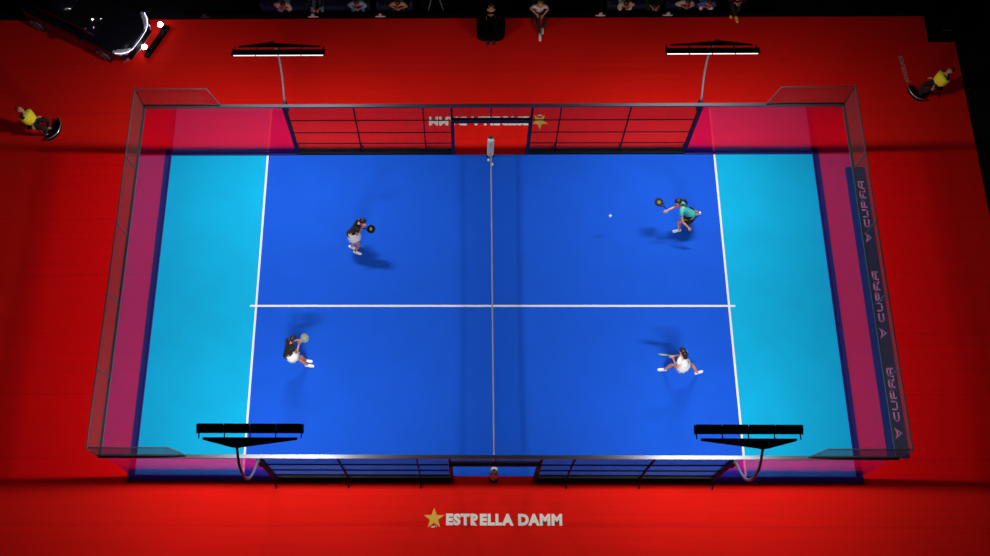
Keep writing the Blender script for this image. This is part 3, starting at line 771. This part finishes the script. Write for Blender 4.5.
# ------------------------------------------------------------------ car on display, top left
ca = math.atan2(-.447, .894)
car = empty('display_car', (-13.24, 9.82, -.002), ca, label='black hatchback car parked on the carpet at the top left, headlights on', cat='car')
def sect(x, w, zb, zs, wr, zr):
    """cross-section: sill, shoulder, roof"""
    return [V(x,-w*.92,zb), V(x,-w,zb+.15), V(x,-w,zs-.12), V(x,-w*.96,zs), V(x,-wr,zr-.04), V(x,-wr*.8,zr), V(x,0,zr+.02), V(x,wr*.8,zr), V(x,wr,zr-.04), V(x,w*.96,zs), V(x,w,zs-.12), V(x,w,zb+.15), V(x,w*.92,zb)]
MB().loft([sect(-2.15,.72,.35,.80,.60,.86), sect(-2.05,.83,.22,.95,.70,1.02), sect(-1.2,.90,.20,.98,.78,1.04), sect(.0,.91,.20,.98,.78,1.03), sect(.75,.91,.20,.96,.76,1.02),
           sect(1.4,.90,.20,.88,.70,.95), sect(1.85,.86,.22,.78,.62,.84), sect(2.08,.76,.28,.66,.5,.70), sect(2.17,.62,.36,.56,.4,.58)]).build('body', CARP, car, smooth=True)
def cab(x, w, z): return [V(x,-w,1.0), V(x,-w*.86,z), V(x,0,z+.02), V(x,w*.86,z), V(x,w,1.0)]
MB().loft([cab(-2.0,.70,1.04), cab(-1.65,.76,1.38), cab(-.6,.78,1.48), cab(.2,.77,1.46), cab(1.05,.74,1.02)]).build('cabin', CARG, car, smooth=True)
MB().loft([[V(x,-w,z), V(x,-w*.5,z+.025), V(x,w*.5,z+.025), V(x,w,z)] for x, w, z in ((-1.6,.62,1.39), (-.6,.66,1.485), (.15,.64,1.465))], cap=True).build('roof', CARP, car, smooth=True)
for x in (-1.3, 1.32):
    for s in (-1, 1):
        wh = MB().tube([(x, s*.76, .33), (x, s*.92, .33)], .33, 28).build('wheel', TYRE, car)
        m = MB()
        for k in range(5): m.box(-.022, .022, -.01, .01, .04, .24)
        m = MB().tube([(x, s*.92, .33), (x, s*.935, .33)], .06, 12)
        for k in range(5):
            a = 2*PI*k/5; m.tube([(x, s*.928, .33), (x + .23*math.cos(a), s*.928, .33 + .23*math.sin(a))], .022, 6)
        m.tube([(x + .24*math.cos(2*PI*k/24), s*.928, .33 + .24*math.sin(2*PI*k/24)) for k in range(25)], .015, 6)
        m.build('wheel_rim', SILVER, wh)
for s in (-1, 1):
    MB().ball((.78, s*1.0, 1.02), .1, 12, 8, (.7, 1.1, .7)).build('wing_mirror', CARP, car, smooth=True)
    hl = MB().loft([[V(x, s*y0, z), V(x+.03, s*y0, z-.07), V(x+.03, s*y1, z-.07), V(x, s*y1, z)] for x, y0, y1, z in ((1.80, .74, .86, .80), (2.0, .60, .80, .74), (2.13, .42, .62, .66))]).build('headlight', mat('headlamp_glass', (.4,.4,.45), .1, spec=.8), car)
    MB().tube([(1.90, s*.86, .80), (2.06, s*.74, .73), (2.17, s*.55, .64), (2.20, s*.40, .62)], .012, 8).build('running_light', DRL, hl)
MB().prism([(-.62,.26),(.62,.26),(.45,.52),(-.45,.52)], 2.12, 2.19, f=lambda a, b, z: (z, a, b)).build('grille', BLACK, car)
MB().tube([(2.02, .78, .25), (2.16, .55, .24), (2.22, .2, .24), (2.22, -.2, .24), (2.16, -.55, .24), (2.02, -.78, .25)], .014, 8).build('bumper_trim', SILVER, car)
MB().tube([(2.19, .42, .58), (2.22, 0, .60), (2.19, -.42, .58)], .008, 8).build('light_strip', DRL, car)
# low light bar with two lamps in front of the car
lb = empty('floor_light_bar', (-10.86, 9.14, 0), ca, label='low black bar with two bright lamps standing in front of the car', cat='lamp')
MB().box(-.07, .09, -.68, .62, 0, .14).build('bar', BLACK, lb, bevel=.01)
for y in (-.48, .47):
    h = MB().tube([(-.16, y, .20), (-.02, y, .20)], [.085, .06], 14).build('lamp_head', BLACK, lb)
    MB().tube([(-.175, y, .20), (-.161, y, .20)], .075, 14).build('lens', DRL, h)
    MB().ball((-.12, y, .29), .075, 12, 8, (1.2,1.2,.8)).build('bulb', SPOT, h, smooth=True)
# dark equipment case at the far right corner
t = empty('equipment_case', (14.72, 9.6, 0), label='black equipment case at the far right corner of the carpet', cat='case')
MB().box(-.5, .5, -.30, .6, -.03, .55).build('case_body', BLACK, t, bevel=.02)
MB().box(-.5, .5, -.30, .6, .551, .62).build('lid', BLACK, t, bevel=.02)
for s in (-1, 1): MB().tube([(s*.15, -.31, .3), (s*.15, -.34, .3), (s*-.0, -.34, .3)], .01, 6).build('handle', SILVER, t)
